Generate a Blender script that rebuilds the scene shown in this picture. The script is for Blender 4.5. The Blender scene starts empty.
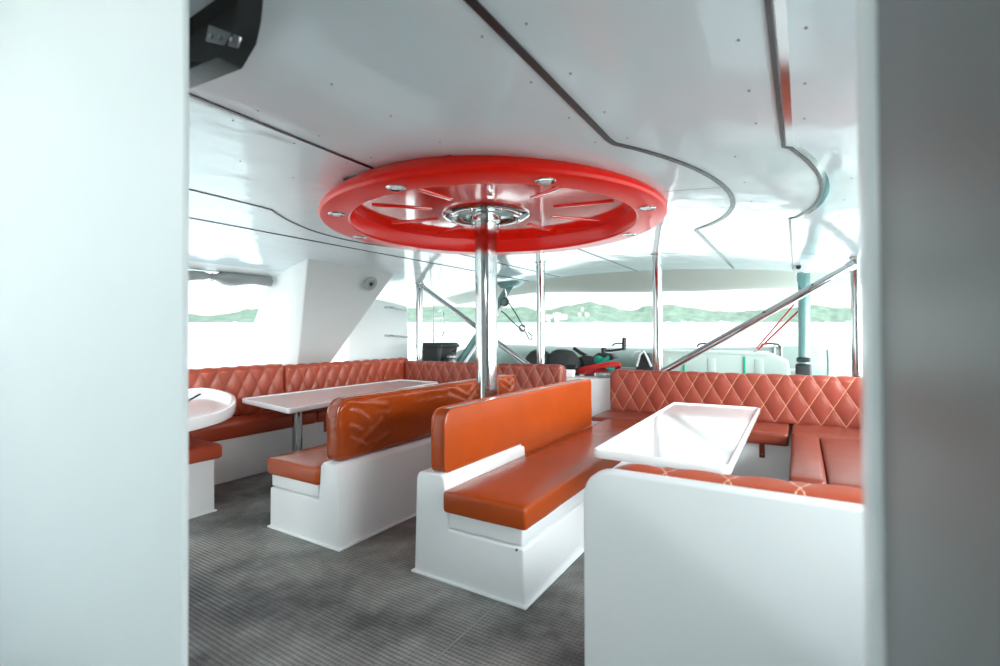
import bpy, bmesh, math, random
from mathutils import Vector, Matrix
random.seed(7)
PI=math.pi
scn=bpy.context.scene
COL=scn.collection
H=1.25; F_PX=478.0
# ------------------------------------------------------------------ materials
def newmat(n):
    m=bpy.data.materials.new(n); m.use_nodes=True
    nt=m.node_tree; b=nt.nodes['Principled BSDF']
    return m,nt,b
def N(nt,t,**k):
    n=nt.nodes.new(t)
    for a,v in k.items():
        if a in n.inputs.keys(): n.inputs[a].default_value=v
        else: setattr(n,a,v)
    return n
def plain(n,c,r=.4,metal=0,coat=0,bump=0,bscale=30,var=0,spec=.5):
    m,nt,b=newmat(n)
    b.inputs['Base Color'].default_value=(*c,1); b.inputs['Roughness'].default_value=r
    b.inputs['Metallic'].default_value=metal; b.inputs['Coat Weight'].default_value=coat
    b.inputs['Coat Roughness'].default_value=.06
    b.inputs['Specular IOR Level'].default_value=spec
    tc=N(nt,'ShaderNodeTexCoord')
    if bump:
        no=N(nt,'ShaderNodeTexNoise'); no.inputs['Scale'].default_value=bscale; no.inputs['Detail'].default_value=3
        bp=N(nt,'ShaderNodeBump'); bp.inputs['Strength'].default_value=bump; bp.inputs['Distance'].default_value=.02
        nt.links.new(tc.outputs['Object'],no.inputs['Vector']); nt.links.new(no.outputs['Fac'],bp.inputs['Height'])
        nt.links.new(bp.outputs['Normal'],b.inputs['Normal'])
    if var:
        n2=N(nt,'ShaderNodeTexNoise'); n2.inputs['Scale'].default_value=3.0; n2.inputs['Detail'].default_value=4
        mx=N(nt,'ShaderNodeMix',data_type='RGBA')
        mx.inputs[6].default_value=(*[x*(1-var) for x in c],1); mx.inputs[7].default_value=(*[min(1,x*(1+var)) for x in c],1)
        nt.links.new(tc.outputs['Object'],n2.inputs['Vector']); nt.links.new(n2.outputs['Fac'],mx.inputs[0])
        nt.links.new(mx.outputs[2],b.inputs['Base Color'])
    return m
M={}
M['gel']=plain('white_gelcoat',(.86,.88,.88),.28,coat=.25,bump=.04,bscale=4,var=.015)
M['matte']=plain('white_paint',(.82,.86,.86),.35,bump=.03,bscale=5,var=.02)
M['fin']=plain('shaded_fin_gelcoat',(.66,.69,.685),.45,bump=.03,bscale=5,var=.02)  # white greyed down: lower light on the pillar's inner face put into the colour
M['table']=plain('white_table_gelcoat',(.86,.88,.88),.10,coat=.25,bump=.012,bscale=6)
M['steel']=plain('polished_stainless_steel',(.55,.56,.56),.10,metal=1)
M['darksteel']=plain('brushed_steel',(.30,.31,.31),.3,metal=1)
M['black']=plain('black_plastic',(.012,.013,.013),.42,bump=.05,bscale=60)
M['rub']=plain('black_fabric',(.03,.033,.033),.7,bump=.3,bscale=18)
M['groove']=plain('dark_trim_gap',(.02,.023,.025),.25)
M['red']=plain('red_gloss_gelcoat',(.95,.012,.001),.10,coat=.8,bump=.02,bscale=4)
M['mint']=plain('pale_green_glazed_plate',(.45,.60,.55),.05,coat=1)
M['lens']=plain('lamp_lens',(.85,.87,.85),.25)
M['curtain']=plain('grey_vinyl_roll',(.30,.32,.32),.3,bump=.5,bscale=14,var=.3)
M['teal']=plain('teal_painted_tube',(.13,.27,.26),.35,coat=.3,var=.2,bump=.05,bscale=20)
M['tube']=plain('grey_hypalon',(.19,.24,.22),.5,bump=.08,bscale=8,var=.08)
M['fiber']=plain('pale_green_white_plastic',(.46,.54,.50),.35,coat=.1,var=.04)
M['greenmark']=plain('green_strap',(.0,.33,.18),.5)
M['redrope']=plain('red_rope',(.55,.02,.02),.7,bump=.5,bscale=120)
M['greenrope']=plain('dark_green_rope',(.03,.10,.08),.7,bump=.5,bscale=120)
M['tealrope']=plain('teal_rope',(.0,.28,.20),.7,bump=.5,bscale=120)
M['house']=plain('house_white_wall',(.30,.31,.30),.8)
M['roof']=plain('house_roof',(.22,.17,.15),.8)
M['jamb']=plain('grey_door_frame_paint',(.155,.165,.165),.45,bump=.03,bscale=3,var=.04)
M['seam']=plain('sealed_seam',(.27,.29,.29),.4)
M['screw']=plain('screw_cap',(.25,.27,.27),.3)
M['speakerface']=plain('grey_speaker_grille',(.38,.40,.40),.4,bump=.4,bscale=80)

M['lip']=plain('beige_awning_lip',(.50,.49,.445),.6,var=.03)
M['redrim']=plain('red_gelcoat_rim',(.95,.009,.0005),.3,coat=.1,spec=.25,bump=.01,bscale=4)
# ceiling: glossy slightly wavy gelcoat
def mat_ceiling():
    m,nt,b=newmat('ceiling_gelcoat')
    b.inputs['Base Color'].default_value=(.74,.83,.86,1); b.inputs['Roughness'].default_value=.10
    b.inputs['Coat Weight'].default_value=.1; b.inputs['Coat Roughness'].default_value=.04
    b.inputs['Specular IOR Level'].default_value=.45
    tc=N(nt,'ShaderNodeTexCoord'); mp=N(nt,'ShaderNodeMapping'); mp.inputs['Scale'].default_value=(1,.6,1)
    no=N(nt,'ShaderNodeTexNoise'); no.inputs['Scale'].default_value=2.6; no.inputs['Detail'].default_value=2.5
    bp=N(nt,'ShaderNodeBump'); bp.inputs['Strength'].default_value=.22; bp.inputs['Distance'].default_value=.05
    L=nt.links.new
    L(tc.outputs['Object'],mp.inputs[0]); L(mp.outputs[0],no.inputs['Vector']); L(no.outputs['Fac'],bp.inputs['Height']); L(bp.outputs[0],b.inputs['Normal'])
    return m
M['ceil']=mat_ceiling()
def mat_floor():
    m,nt,b=newmat('grey_ribbed_rubber')
    L=nt.links.new
    tc=N(nt,'ShaderNodeTexCoord')
    n1=N(nt,'ShaderNodeTexNoise'); n1.inputs['Scale'].default_value=1.9; n1.inputs['Detail'].default_value=10; n1.inputs['Roughness'].default_value=.65
    L(tc.outputs['Object'],n1.inputs['Vector'])
    cr=N(nt,'ShaderNodeValToRGB'); e=cr.color_ramp.elements
    e[0].position=.38; e[0].color=(.085,.089,.088,1); e[1].position=.64; e[1].color=(.36,.36,.34,1)
    L(n1.outputs['Fac'],cr.inputs[0])
    # cross ribs: rows of raised dashes
    sx=N(nt,'ShaderNodeSeparateXYZ'); L(tc.outputs['Object'],sx.inputs[0])
    def wave(sock,period):
        mu=N(nt,'ShaderNodeMath',operation='MULTIPLY'); mu.inputs[1].default_value=2*PI/period; L(sock,mu.inputs[0])
        s=N(nt,'ShaderNodeMath',operation='SINE'); L(mu.outputs[0],s.inputs[0]); return s.outputs[0]
    wy=wave(sx.outputs['Y'],.021); wx=wave(sx.outputs['X'],.019)
    ad=N(nt,'ShaderNodeMath',operation='MULTIPLY_ADD'); L(wx,ad.inputs[0]); ad.inputs[1].default_value=.45; L(wy,ad.inputs[2])
    mr=N(nt,'ShaderNodeMapRange'); L(ad.outputs[0],mr.inputs[0]); mr.inputs[1].default_value=-.9; mr.inputs[2].default_value=.9
    bp=N(nt,'ShaderNodeBump'); bp.inputs['Strength'].default_value=.85; bp.inputs['Distance'].default_value=.006; L(mr.outputs[0],bp.inputs['Height']); L(bp.outputs[0],b.inputs['Normal'])
    dk=N(nt,'ShaderNodeMix',data_type='RGBA',blend_type='MULTIPLY')
    mr2=N(nt,'ShaderNodeMapRange'); L(ad.outputs[0],mr2.inputs[0]); mr2.inputs[1].default_value=-1.2; mr2.inputs[2].default_value=.6; mr2.inputs[3].default_value=.68; mr2.inputs[4].default_value=1.10
    cb=N(nt,'ShaderNodeCombineColor'); [L(mr2.outputs[0],cb.inputs[i]) for i in range(3)]
    dk.inputs[0].default_value=1; L(cr.outputs[0],dk.inputs[6]); L(cb.outputs[0],dk.inputs[7])
    L(dk.outputs[2],b.inputs['Base Color'])
    b.inputs['Roughness'].default_value=.55
    return m
M['floor']=mat_floor()
def mat_leather(name,c,r=.3,wrinkle=.15,wsc=7,stitch=False,thread=(.9,.45,.25),var=.10):
    m,nt,b=newmat(name); L=nt.links.new
    b.inputs['Roughness'].default_value=r; b.inputs['Coat Weight'].default_value=.12; b.inputs['Coat Roughness'].default_value=.2
    tc=N(nt,'ShaderNodeTexCoord')
    n1=N(nt,'ShaderNodeTexNoise'); n1.inputs['Scale'].default_value=5; n1.inputs['Detail'].default_value=5; L(tc.outputs['Object'],n1.inputs['Vector'])
    mx=N(nt,'ShaderNodeMix',data_type='RGBA'); mx.inputs[6].default_value=(*[x*(1-var*2) for x in c],1); mx.inputs[7].default_value=(*[min(1,x*(1+var)) for x in c],1)
    L(n1.outputs['Fac'],mx.inputs[0]); col=mx.outputs[2]
    n2=N(nt,'ShaderNodeTexNoise'); n2.inputs['Scale'].default_value=wsc; n2.inputs['Detail'].default_value=3; n2.inputs['Distortion'].default_value=.6; L(tc.outputs['Object'],n2.inputs['Vector'])
    n3=N(nt,'ShaderNodeTexNoise'); n3.inputs['Scale'].default_value=260; L(tc.outputs['Object'],n3.inputs['Vector'])
    b1=N(nt,'ShaderNodeBump'); b1.inputs['Strength'].default_value=wrinkle; b1.inputs['Distance'].default_value=.03; L(n2.outputs['Fac'],b1.inputs['Height'])
    b2=N(nt,'ShaderNodeBump'); b2.inputs['Strength'].default_value=.12; b2.inputs['Distance'].default_value=.001; L(n3.outputs['Fac'],b2.inputs['Height']); L(b1.outputs[0],b2.inputs['Normal'])
    L(b2.outputs[0],b.inputs['Normal'])
    if stitch:
        uv=N(nt,'ShaderNodeUVMap'); sp=N(nt,'ShaderNodeSeparateXYZ'); L(uv.outputs[0],sp.inputs[0])
        outs=[]
        for ax,ot in (('X','Y'),('Y','X')):
            pp=N(nt,'ShaderNodeMath',operation='PINGPONG'); pp.inputs[1].default_value=.5; L(sp.outputs[ax],pp.inputs[0])
            lt=N(nt,'ShaderNodeMath',operation='LESS_THAN'); lt.inputs[1].default_value=.014; L(pp.outputs[0],lt.inputs[0])
            mu=N(nt,'ShaderNodeMath',operation='MULTIPLY'); mu.inputs[1].default_value=14; L(sp.outputs[ot],mu.inputs[0])
            fr=N(nt,'ShaderNodeMath',operation='FRACT'); L(mu.outputs[0],fr.inputs[0])
            g=N(nt,'ShaderNodeMath',operation='GREATER_THAN'); g.inputs[1].default_value=.22; L(fr.outputs[0],g.inputs[0])
            mm=N(nt,'ShaderNodeMath',operation='MULTIPLY'); L(lt.outputs[0],mm.inputs[0]); L(g.outputs[0],mm.inputs[1]); outs.append(mm.outputs[0])
        mxx=N(nt,'ShaderNodeMath',operation='MAXIMUM'); L(outs[0],mxx.inputs[0]); L(outs[1],mxx.inputs[1])
        m2=N(nt,'ShaderNodeMix',data_type='RGBA'); L(mxx.outputs[0],m2.inputs[0]); L(col,m2.inputs[6]); m2.inputs[7].default_value=(*thread,1); col=m2.outputs[2]
    L(col,b.inputs['Base Color'])
    return m
M['orange']=mat_leather('orange_leather',(.43,.062,.004),.26,.10,5)
M['orangew']=mat_leather('wrinkled_orange_leather',(.38,.055,.004),.22,.45,6)
M['brown']=mat_leather('red_brown_leather',(.25,.045,.024),.33,.14,6)
M['seatred']=mat_leather('red_orange_leather',(.42,.058,.018),.30,.12,6)
M['quilt']=mat_leather('quilted_brick_leather',(.30,.054,.032),.38,.10,8,stitch=True,thread=(.78,.42,.27))
M['quiltdk']=mat_leather('quilted_red_leather',(.42,.066,.030),.33,.14,8,stitch=True,thread=(.40,.10,.05))  # thread darker than on the other quilts, painting shade into the grooves
M['coral']=mat_leather('coral_leather',(.58,.10,.04),.36,.10,8,stitch=True,thread=(.95,.62,.45))
def mat_sea():
    m,nt,b=newmat('sea_water'); L=nt.links.new
    b.inputs['Base Color'].default_value=(.55,.62,.60,1); b.inputs['Roughness'].default_value=.12; b.inputs['IOR'].default_value=1.33
    tc=N(nt,'ShaderNodeTexCoord')
    mp=N(nt,'ShaderNodeMapping'); mp.inputs['Scale'].default_value=(.5,1,1); L(tc.outputs['Object'],mp.inputs[0])
    n1=N(nt,'ShaderNodeTexNoise'); n1.inputs['Scale'].default_value=.9; n1.inputs['Detail'].default_value=6; n1.inputs['Roughness'].default_value=.6; L(mp.outputs[0],n1.inputs['Vector'])
    bp=N(nt,'ShaderNodeBump'); bp.inputs['Strength'].default_value=.7; bp.inputs['Distance'].default_value=.25; L(n1.outputs['Fac'],bp.inputs['Height']); L(bp.outputs[0],b.inputs['Normal'])
    return m
M['sea']=mat_sea()
def mat_hill():
    m,nt,b=newmat('hill_forest'); L=nt.links.new
    tc=N(nt,'ShaderNodeTexCoord'); n1=N(nt,'ShaderNodeTexNoise'); n1.inputs['Scale'].default_value=.08; n1.inputs['Detail'].default_value=8; L(tc.outputs['Object'],n1.inputs['Vector'])
    cr=N(nt,'ShaderNodeValToRGB'); e=cr.color_ramp.elements; e[0].position=.3; e[0].color=(.062,.092,.074,1); e[1].position=.75; e[1].color=(.115,.15,.115,1); L(n1.outputs['Fac'],cr.inputs[0])
    L(cr.outputs[0],b.inputs['Base Color']); b.inputs['Roughness'].default_value=.95; b.inputs['Specular IOR Level'].default_value=.05
    return m
M['hill']=mat_hill()

# ------------------------------------------------------------------ object helpers
ROOT={}
def link(name,bm,mat,parent=None,smooth=True,angle=35):
    me=bpy.data.meshes.new(name)
    bmesh.ops.recalc_face_normals(bm,faces=bm.faces[:])
    bm.to_mesh(me); bm.free()
    o=bpy.data.objects.new(name,me); COL.objects.link(o)
    mats=mat if isinstance(mat,(list,tuple)) else [mat]
    for x in mats: me.materials.append(x)
    if smooth:
        me.polygons.foreach_set('use_smooth',[True]*len(me.polygons))
        try: me.set_sharp_from_angle(angle=math.radians(angle))
        except Exception: pass
    if parent is not None:
        L=ROOT[parent]; me.transform(Matrix.Translation(-L)); o.parent=parent; ROOT[o]=L
    else:
        # origin at base centre of the mesh
        xs=[v.co for v in me.vertices]
        c=Vector(((min(v.x for v in xs)+max(v.x for v in xs))/2,(min(v.y for v in xs)+max(v.y for v in xs))/2,min(v.z for v in xs)))
        me.transform(Matrix.Translation(-c)); o.location=c; ROOT[o]=c
    me.update()
    return o
def thing(name,label,cat,loc,group=None):
    o=bpy.data.objects.new(name,None); o.empty_display_size=.1; COL.objects.link(o)
    o.location=loc; ROOT[o]=Vector(loc); o['label']=label; o['category']=cat
    if group: o['group']=group
    return o
def tag(o,label,cat,group=None,kind=None):
    o['label']=label; o['category']=cat
    if group: o['group']=group
    if kind: o['kind']=kind
    return o
def struct(name,bm,mat,parent=None,**k):
    o=link(name,bm,mat,parent,**k)
    if parent is None: o['kind']='structure'
    return o
def bevel_sharp(bm,r,seg=3,ang=30):
    if r<=0: return
    es=[e for e in bm.edges if len(e.link_faces)==2 and e.calc_face_angle(0)>math.radians(ang)]
    bmesh.ops.bevel(bm,geom=es,offset=r,segments=seg,profile=.5,affect='EDGES',clamp_overlap=True)
def box(lo,hi,r=.0,seg=3,bm=None):
    b=bmesh.new()
    bmesh.ops.create_cube(b,size=1)
    for v in b.verts: v.co=Vector([(lo[i]+hi[i])/2+v.co[i]*(hi[i]-lo[i]) for i in range(3)])
    bevel_sharp(b,r,seg)
    if bm is None: return b
    return merge(bm,b)
def merge(a,b):
    me=bpy.data.meshes.new('tmp'); b.to_mesh(me); b.free(); a.from_mesh(me); bpy.data.meshes.remove(me); return a
def prism(pts,axis,lo,hi,r=0,seg=3,ang=50,bm=None):
    """pts 2D outline; axis 0/1/2 extrusion axis"""
    b=bmesh.new()
    def P(p,t):
        if axis==0: return (t,p[0],p[1])
        if axis==1: return (p[0],t,p[1])
        return (p[0],p[1],t)
    A=[b.verts.new(P(p,lo)) for p in pts]; B=[b.verts.new(P(p,hi)) for p in pts]
    b.faces.new(A); b.faces.new(B[::-1]); n=len(pts)
    for i in range(n): b.faces.new((A[i],A[(i+1)%n],B[(i+1)%n],B[i]))
    bmesh.ops.recalc_face_normals(b,faces=b.faces[:])
    bevel_sharp(b,r,seg,ang)
    if bm is None: return b
    return merge(bm,b)
def rpoly(pts,rad,n=6):
    """round corners of polygon; rad number or list"""
    out=[];m=len(pts)
    for i in range(m):
        r=rad[i] if isinstance(rad,(list,tuple)) else rad
        p=Vector(pts[i]).to_2d(); a=(Vector(pts[i-1]).to_2d()-p); c=(Vector(pts[(i+1)%m]).to_2d()-p)
        if r<=0: out.append(tuple(p)); continue
        la,lc=a.length,c.length; a.normalize(); c.normalize()
        th=a.angle(c); d=min(r/math.tan(th/2),la*.49,lc*.49)
        s=p+a*d; e=p+c*d
        for k in range(n+1):
            t=k/n; q=s*(1-t)**2+p*2*t*(1-t)+e*t*t
            # blend toward circle-ish
            out.append(tuple(q))
    return out
def tube(path,r,seg=10,bm=None,closed=False,cap=True,taper=None):
    b=bmesh.new(); P=[Vector(p) for p in path]; n=len(P); rings=[]
    up=None
    for i in range(n):
        if closed: d=P[(i+1)%n]-P[i-1]
        else: d=P[min(i+1,n-1)]-P[max(i-1,0)]
        d.normalize()
        if up is None:
            up=Vector((0,0,1)) if abs(d.z)<.9 else Vector((1,0,0))
        s=d.cross(up); 
        if s.length<1e-4: s=d.cross(Vector((0,1,0)))
        s.normalize(); u=s.cross(d).normalized(); up=u
        rr=r if taper is None else taper[i]
        rings.append([b.verts.new(P[i]+s*math.cos(2*PI*k/seg)*rr+u*math.sin(2*PI*k/seg)*rr) for k in range(seg)])
    R=range(n if closed else n-1)
    for i in R:
        A=rings[i];B=rings[(i+1)%n]
        for k in range(seg): b.faces.new((A[k],A[(k+1)%seg],B[(k+1)%seg],B[k]))
    if cap and not closed: b.faces.new(rings[0]); b.faces.new(rings[-1][::-1])
    if bm is None: return b
    return merge(bm,b)
def cyl(c,r,z0,z1,seg=32,bev=0,bm=None,r2=None):
    b=bmesh.new(); r2=r if r2 is None else r2
    A=[b.verts.new((c[0]+r*math.cos(2*PI*k/seg),c[1]+r*math.sin(2*PI*k/seg),z0)) for k in range(seg)]
    B=[b.verts.new((c[0]+r2*math.cos(2*PI*k/seg),c[1]+r2*math.sin(2*PI*k/seg),z1)) for k in range(seg)]
    b.faces.new(A);b.faces.new(B[::-1])
    for k in range(seg): b.faces.new((A[k],A[(k+1)%seg],B[(k+1)%seg],B[k]))
    bmesh.ops.recalc_face_normals(b,faces=b.faces[:])
    bevel_sharp(b,bev,3,60)
    if bm is None: return b
    return merge(bm,b)
def lathe(prof,c,seg=64,bm=None,closed=True):
    b=bmesh.new(); rings=[]
    for r,z in prof:
        rings.append([b.verts.new((c[0]+r*math.cos(2*PI*k/seg),c[1]+r*math.sin(2*PI*k/seg),z)) for k in range(seg)])
    n=len(prof)
    for i in range(n if closed else n-1):
        A=rings[i];B=rings[(i+1)%n]
        for k in range(seg): b.faces.new((A[k],A[(k+1)%seg],B[(k+1)%seg],B[k]))
    bmesh.ops.recalc_face_normals(b,faces=b.faces[:])
    if bm is None: return b
    return merge(bm,b)
def soften(bm,amp=.004,scale=4,seed=0):
    from mathutils import noise
    for v in bm.verts:
        n=noise.noise_vector(v.co*scale+Vector((seed,seed,seed))); v.co+=n*amp
    return bm
def cushion(lo,hi,r=.03,crown=.012,seed=0,div=.07):
    """upholstered block: rounded box, subdivided and slightly crowned on top"""
    b=bmesh.new(); n=[max(2,int((hi[i]-lo[i])/div)) for i in range(3)]; n[2]=2
    c=[(lo[i]+hi[i])/2 for i in range(3)]; h=[(hi[i]-lo[i])/2 for i in range(3)]
    def grid(ax):
        return [-1+2*k/n[ax] for k in range(n[ax]+1)]
    def coords(ax):
        # denser near the edges for the rounding
        L=[-h[ax],-h[ax]+r*.15,-h[ax]+r*.45,-h[ax]+r]; m=n[ax]
        if h[ax]*2>2*r+.01: L+=[-h[ax]+r+(2*h[ax]-2*r)*k/m for k in range(1,m)]
        return L+[-x for x in L[:4]][::-1]
    cs=[coords(i) for i in range(3)]
    vm={}
    def V(i,j,k):
        key=(i,j,k)
        if key in vm: return vm[key]
        p=Vector((cs[0][i],cs[1][j],cs[2][k]))
        inner=Vector([max(-(h[a]-r),min(h[a]-r,p[a])) for a in range(3)])
        d=p-inner
        if d.length>1e-9: p=inner+d.normalized()*r
        if p.z>0:
            u=1-(p.x/h[0])**4; w=1-(p.y/h[1])**4; p.z+=crown*max(0,u)*max(0,w)
        vm[key]=b.verts.new(p+Vector(c)); return vm[key]
    A,B,C=len(cs[0])-1,len(cs[1])-1,len(cs[2])-1
    for i in range(A):
        for j in range(B):
            for k in (0,C): b.faces.new((V(i,j,k),V(i+1,j,k),V(i+1,j+1,k),V(i,j+1,k)))
    for i in range(A):
        for k in range(C):
            for j in (0,B): b.faces.new((V(i,j,k),V(i+1,j,k),V(i+1,j,k+1),V(i,j,k+1)))
    for j in range(B):
        for k in range(C):
            for i in (0,A): b.faces.new((V(i,j,k),V(i,j+1,k),V(i,j+1,k+1),V(i,j,k+1)))
    soften(b,.002,5,seed)
    return b
def quilt(o,s,n,W,Hh,T,pw=.17,ph=.30,r=.035,rc0=0,rc1=0,depth=.014,phase=0,re=.03,step=.0125,sink=.02):
    """quilted back cushion. o origin (back bottom), s along, n facing direction, up=z"""
    o=Vector(o);s=Vector(s);n=Vector(n);b=bmesh.new(); uvl=b.loops.layers.uv.new('UVMap')
    ns=int(W/step); nt=int((Hh-r)/step)
    cols=[];uvs=[]
    for i in range(ns+1):
        x=W*i/ns
        zm=Hh
        if rc0 and x<rc0: zm=Hh-rc0+math.sqrt(max(0,rc0**2-(rc0-x)**2))
        if rc1 and W-x<rc1: zm=Hh-rc1+math.sqrt(max(0,rc1**2-(rc1-(W-x))**2))
        de=min(x,W-x); th=T
        if de<re: th=T-re+math.sqrt(max(0,re**2-(re-de)**2))
        col=[];uc=[]
        def pt(t,nn,zz):
            col.append(b.verts.new(o+s*x+n*nn+Vector((0,0,zz)))); uc.append((x/pw+t/ph+phase,x/pw-t/ph+phase))
        def puff(t):
            a=x/pw+t/ph+phase; c=x/pw-t/ph+phase
            q=(abs(math.sin(PI*a))*abs(math.sin(PI*c)))**.40
            fade=min(1,de/re)*min(1,(t+.02)/.04)
            return depth*q*fade-.0*depth
        for j in range(nt+1):
            t=(Hh-r)*j/nt; z=(zm-r)*j/nt
            pt(t,th-depth+puff(t),z)
        th2=th-depth
        for k in range(1,6):
            a=PI/2*k/5; t=Hh-r+r*a
            pt(t,max(0,th2-r+r*math.cos(a))+puff(t)*math.cos(a)*.7, zm-r+r*math.sin(a)+puff(t)*math.sin(a)*.7)
        m=3
        for k in range(1,m+1):
            d=(th2-r)*k/m
            pt(Hh+r*.57+d,max(0,th2-r-d),zm-(.006 if k==m else 0))
        pt(Hh+.3,0,0)
        cols.append(col);uvs.append(uc)
    for i in range(ns):
        A,B=cols[i],cols[i+1]
        for j in range(len(A)):
            k=(j+1)%len(A)
            f=b.faces.new((A[j],B[j],B[k],A[k]))
            for l,uvv in zip(f.loops,(uvs[i][j],uvs[i+1][j],uvs[i+1][k],uvs[i][k])): l[uvl].uv=uvv
    b.faces.new(cols[0]); b.faces.new(cols[-1][::-1])
    return b

# ------------------------------------------------------------------ camera
yaw,pitch,roll=math.radians(32.1),math.radians(.36),math.radians(.5)
Fv=Vector((-math.sin(yaw)*math.cos(pitch),math.cos(yaw)*math.cos(pitch),math.sin(pitch)))
Rv=Vector((math.cos(yaw),math.sin(yaw),0)); Uv=Rv.cross(Fv)
R2=Rv*math.cos(roll)-Uv*math.sin(roll); U2=Rv*math.sin(roll)+Uv*math.cos(roll)
cam=bpy.data.cameras.new('camera'); cam.sensor_width=36; cam.lens=36*F_PX/1000
camo=bpy.data.objects.new('camera',cam); COL.objects.link(camo)
camo.matrix_world=Matrix(((R2.x,U2.x,-Fv.x,0),(R2.y,U2.y,-Fv.y,0),(R2.z,U2.z,-Fv.z,H),(0,0,0,1)))
cam.clip_end=3000; cam.clip_start=.02
cam.dof.use_dof=True; cam.dof.focus_distance=3.2; cam.dof.aperture_fstop=2.0
scn.camera=camo

# ------------------------------------------------------------------ deck, ceiling, walls
def cz(x): return 2.12-.028*(x+2.4)**2
struct('floor',box((-5.0,-2.2,-.12),(1.4,4.98,0)),M['floor'],smooth=False)
sm=link('floor_seam',box((-1.214,.5,.0),(-1.206,1.9,.0015)),M['seam'],bpy.data.objects['floor'],smooth=False)
# ceiling slab with camber, aft lip drops down
def ceiling_bm():
    b=bmesh.new(); xs=[-5.15+6.5*i/60 for i in range(61)]; hole=lambda x,y:(x+1.755)**2+(y-2.73)**2<1.0**2
    ys=[.45+.1*i for i in range(60)]; prof=[(y,0) for y in ys]+[(6.42,0)]
    low=[];top=[]
    for x in xs:
        low.append([b.verts.new((x,y,cz(x)+d*(1.0 if x>-2 else 1.0+(x+2)*.06))) for y,d in prof])
        top.append([b.verts.new((x,y+(.05 if y>6.3 else 0),cz(x)+.10+d*(.9))) for y,d in prof])
    for i in range(60):
        for j in range(len(prof)-1):
            if not hole((xs[i]+xs[i+1])/2,(prof[j][0]+prof[j+1][0])/2): b.faces.new((low[i][j],low[i+1][j],low[i+1][j+1],low[i][j+1]))
            b.faces.new((top[i][j],top[i][j+1],top[i+1][j+1],top[i+1][j]))
        for j in (0,len(prof)-1): b.faces.new((low[i][j],low[i+1][j],top[i+1][j],top[i][j]))
    for i in (0,60):
        for j in range(len(prof)-1): b.faces.new((low[i][j],low[i][j+1],top[i][j+1],top[i][j]))
    return b
ceil=struct('ceiling',ceiling_bm(),M['ceil'])
# the aft lip of the roof reads beige from below: a separate valance strip inside the lip
def lip_bm():
    b=bmesh.new(); kn=[(-5.15,.10),(-3.6,.14),(-2.6,.23),(-1.9,.262),(-1.1,.25),(-.3,.19),(.54,.10),(1.35,.06)]
    def K(x):
        for (a,p),(c,q) in zip(kn,kn[1:]):
            if a<=x<=c: return p+(q-p)*(x-a)/(c-a)
        return kn[-1][1]
    prof=[(6.42,0),(6.48,.12),(6.60,.50),(6.72,.85),(6.78,.97),(6.82,1.0),(6.86,.97),(6.88,.6),(6.86,-.4),(6.42,-.4)]
    R_=[]
    for i in range(61):
        x=-5.15+6.5*i/60; k=K(x); R_.append([b.verts.new((x,y,cz(x)-d*k)) for y,d in prof])
    for A,B in zip(R_,R_[1:]):
        for j in range(len(prof)): b.faces.new((A[j],A[(j+1)%len(prof)],B[(j+1)%len(prof)],B[j]))
    b.faces.new(R_[0]); b.faces.new(R_[-1][::-1]); return b
struct('trim_11',lip_bm(),M['lip'])
def strip(path,w,z_off,thick=.006,bm=None):
    """flat strip following the ceiling under a plan path"""
    b=bm or bmesh.new(); P=[Vector((p[0],p[1],0)) for p in path]; rows=[]
    for i,p in enumerate(P):
        d=(P[min(i+1,len(P)-1)]-P[max(i-1,0)]).normalized(); s=Vector((-d.y,d.x,0))
        row=[]
        for q,zz in ((-.5,0),(.5,0),(.5,1),(-.5,1)):
            c=p+s*w*q; row.append(b.verts.new((c.x,c.y,cz(c.x)+.001-(thick+z_off if zz==0 else -.004))))
        rows.append(row)
    for i in range(len(rows)-1):
        for k in range(4): b.faces.new((rows[i][k],rows[i][(k+1)%4],rows[i+1][(k+1)%4],rows[i+1][k]))
    b.faces.new(rows[0]); b.faces.new(rows[-1][::-1])
    return b
def arc(cx,cy,r,y0,y1,side,n=26):
    out=[]
    for i in range(n+1):
        y=y0+(y1-y0)*i/n; out.append((cx+side*math.sqrt(r*r-(y-cy)**2),y))
    return out
def dense(a,b,n=14): return [(a[0]+(b[0]-a[0])*i/n,a[1]+(b[1]-a[1])*i/n) for i in range(n+1)]
g=dense((-.64,.46),(-.64,1.85))+arc(-1.82,2.84,1.515,1.90,3.78,1)+dense((-.655,3.84),(-.66,6.3))
struct('trim_1',strip(g,.026,0),M['groove'],smooth=False)
g=dense((-.055,.46),(-.045,2.12))+arc(-1.82,2.8,1.915,2.14,3.44,1)+dense((-.045,3.46),(-.06,6.25))
struct('trim_2',strip(g,.014,0),M['groove'],smooth=False)
g=dense((-.032,.46),(-.024,2.12))+arc(-1.82,2.8,1.937,2.14,3.44,1)+dense((-.024,3.46),(-.040,4.4))
struct('trim_3',strip(g,.022,0,.003),M['steel'],smooth=False)
struct('trim_4',strip(dense((-1.80,.46),(-1.84,2.0)),.016,0),M['groove'],smooth=False)
g=dense((-2.95,.46),(-2.98,1.80))+arc(-1.82,2.84,1.50,1.90,3.78,-1)+dense((-3.0,3.86),(-2.98,6.4))
struct('trim_5',strip(g,.014,0),M['groove'],smooth=False)
struct('trim_6',strip(dense((-3.56,.46),(-3.50,6.5),30),.014,0),M['groove'],smooth=False)
struct('trim_7',strip(dense((-1.87,4.0),(-1.85,6.5)),.016,0),M['groove'],smooth=False)
struct('trim_8',strip(dense((-2.6,5.0),(1.25,5.05),40),.005,0,.002),M['seam'],smooth=False)
struct('trim_9',strip(dense((-.62,2.69),(-.32,2.67)),.004,0,.002),M['seam'],smooth=False)
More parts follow.
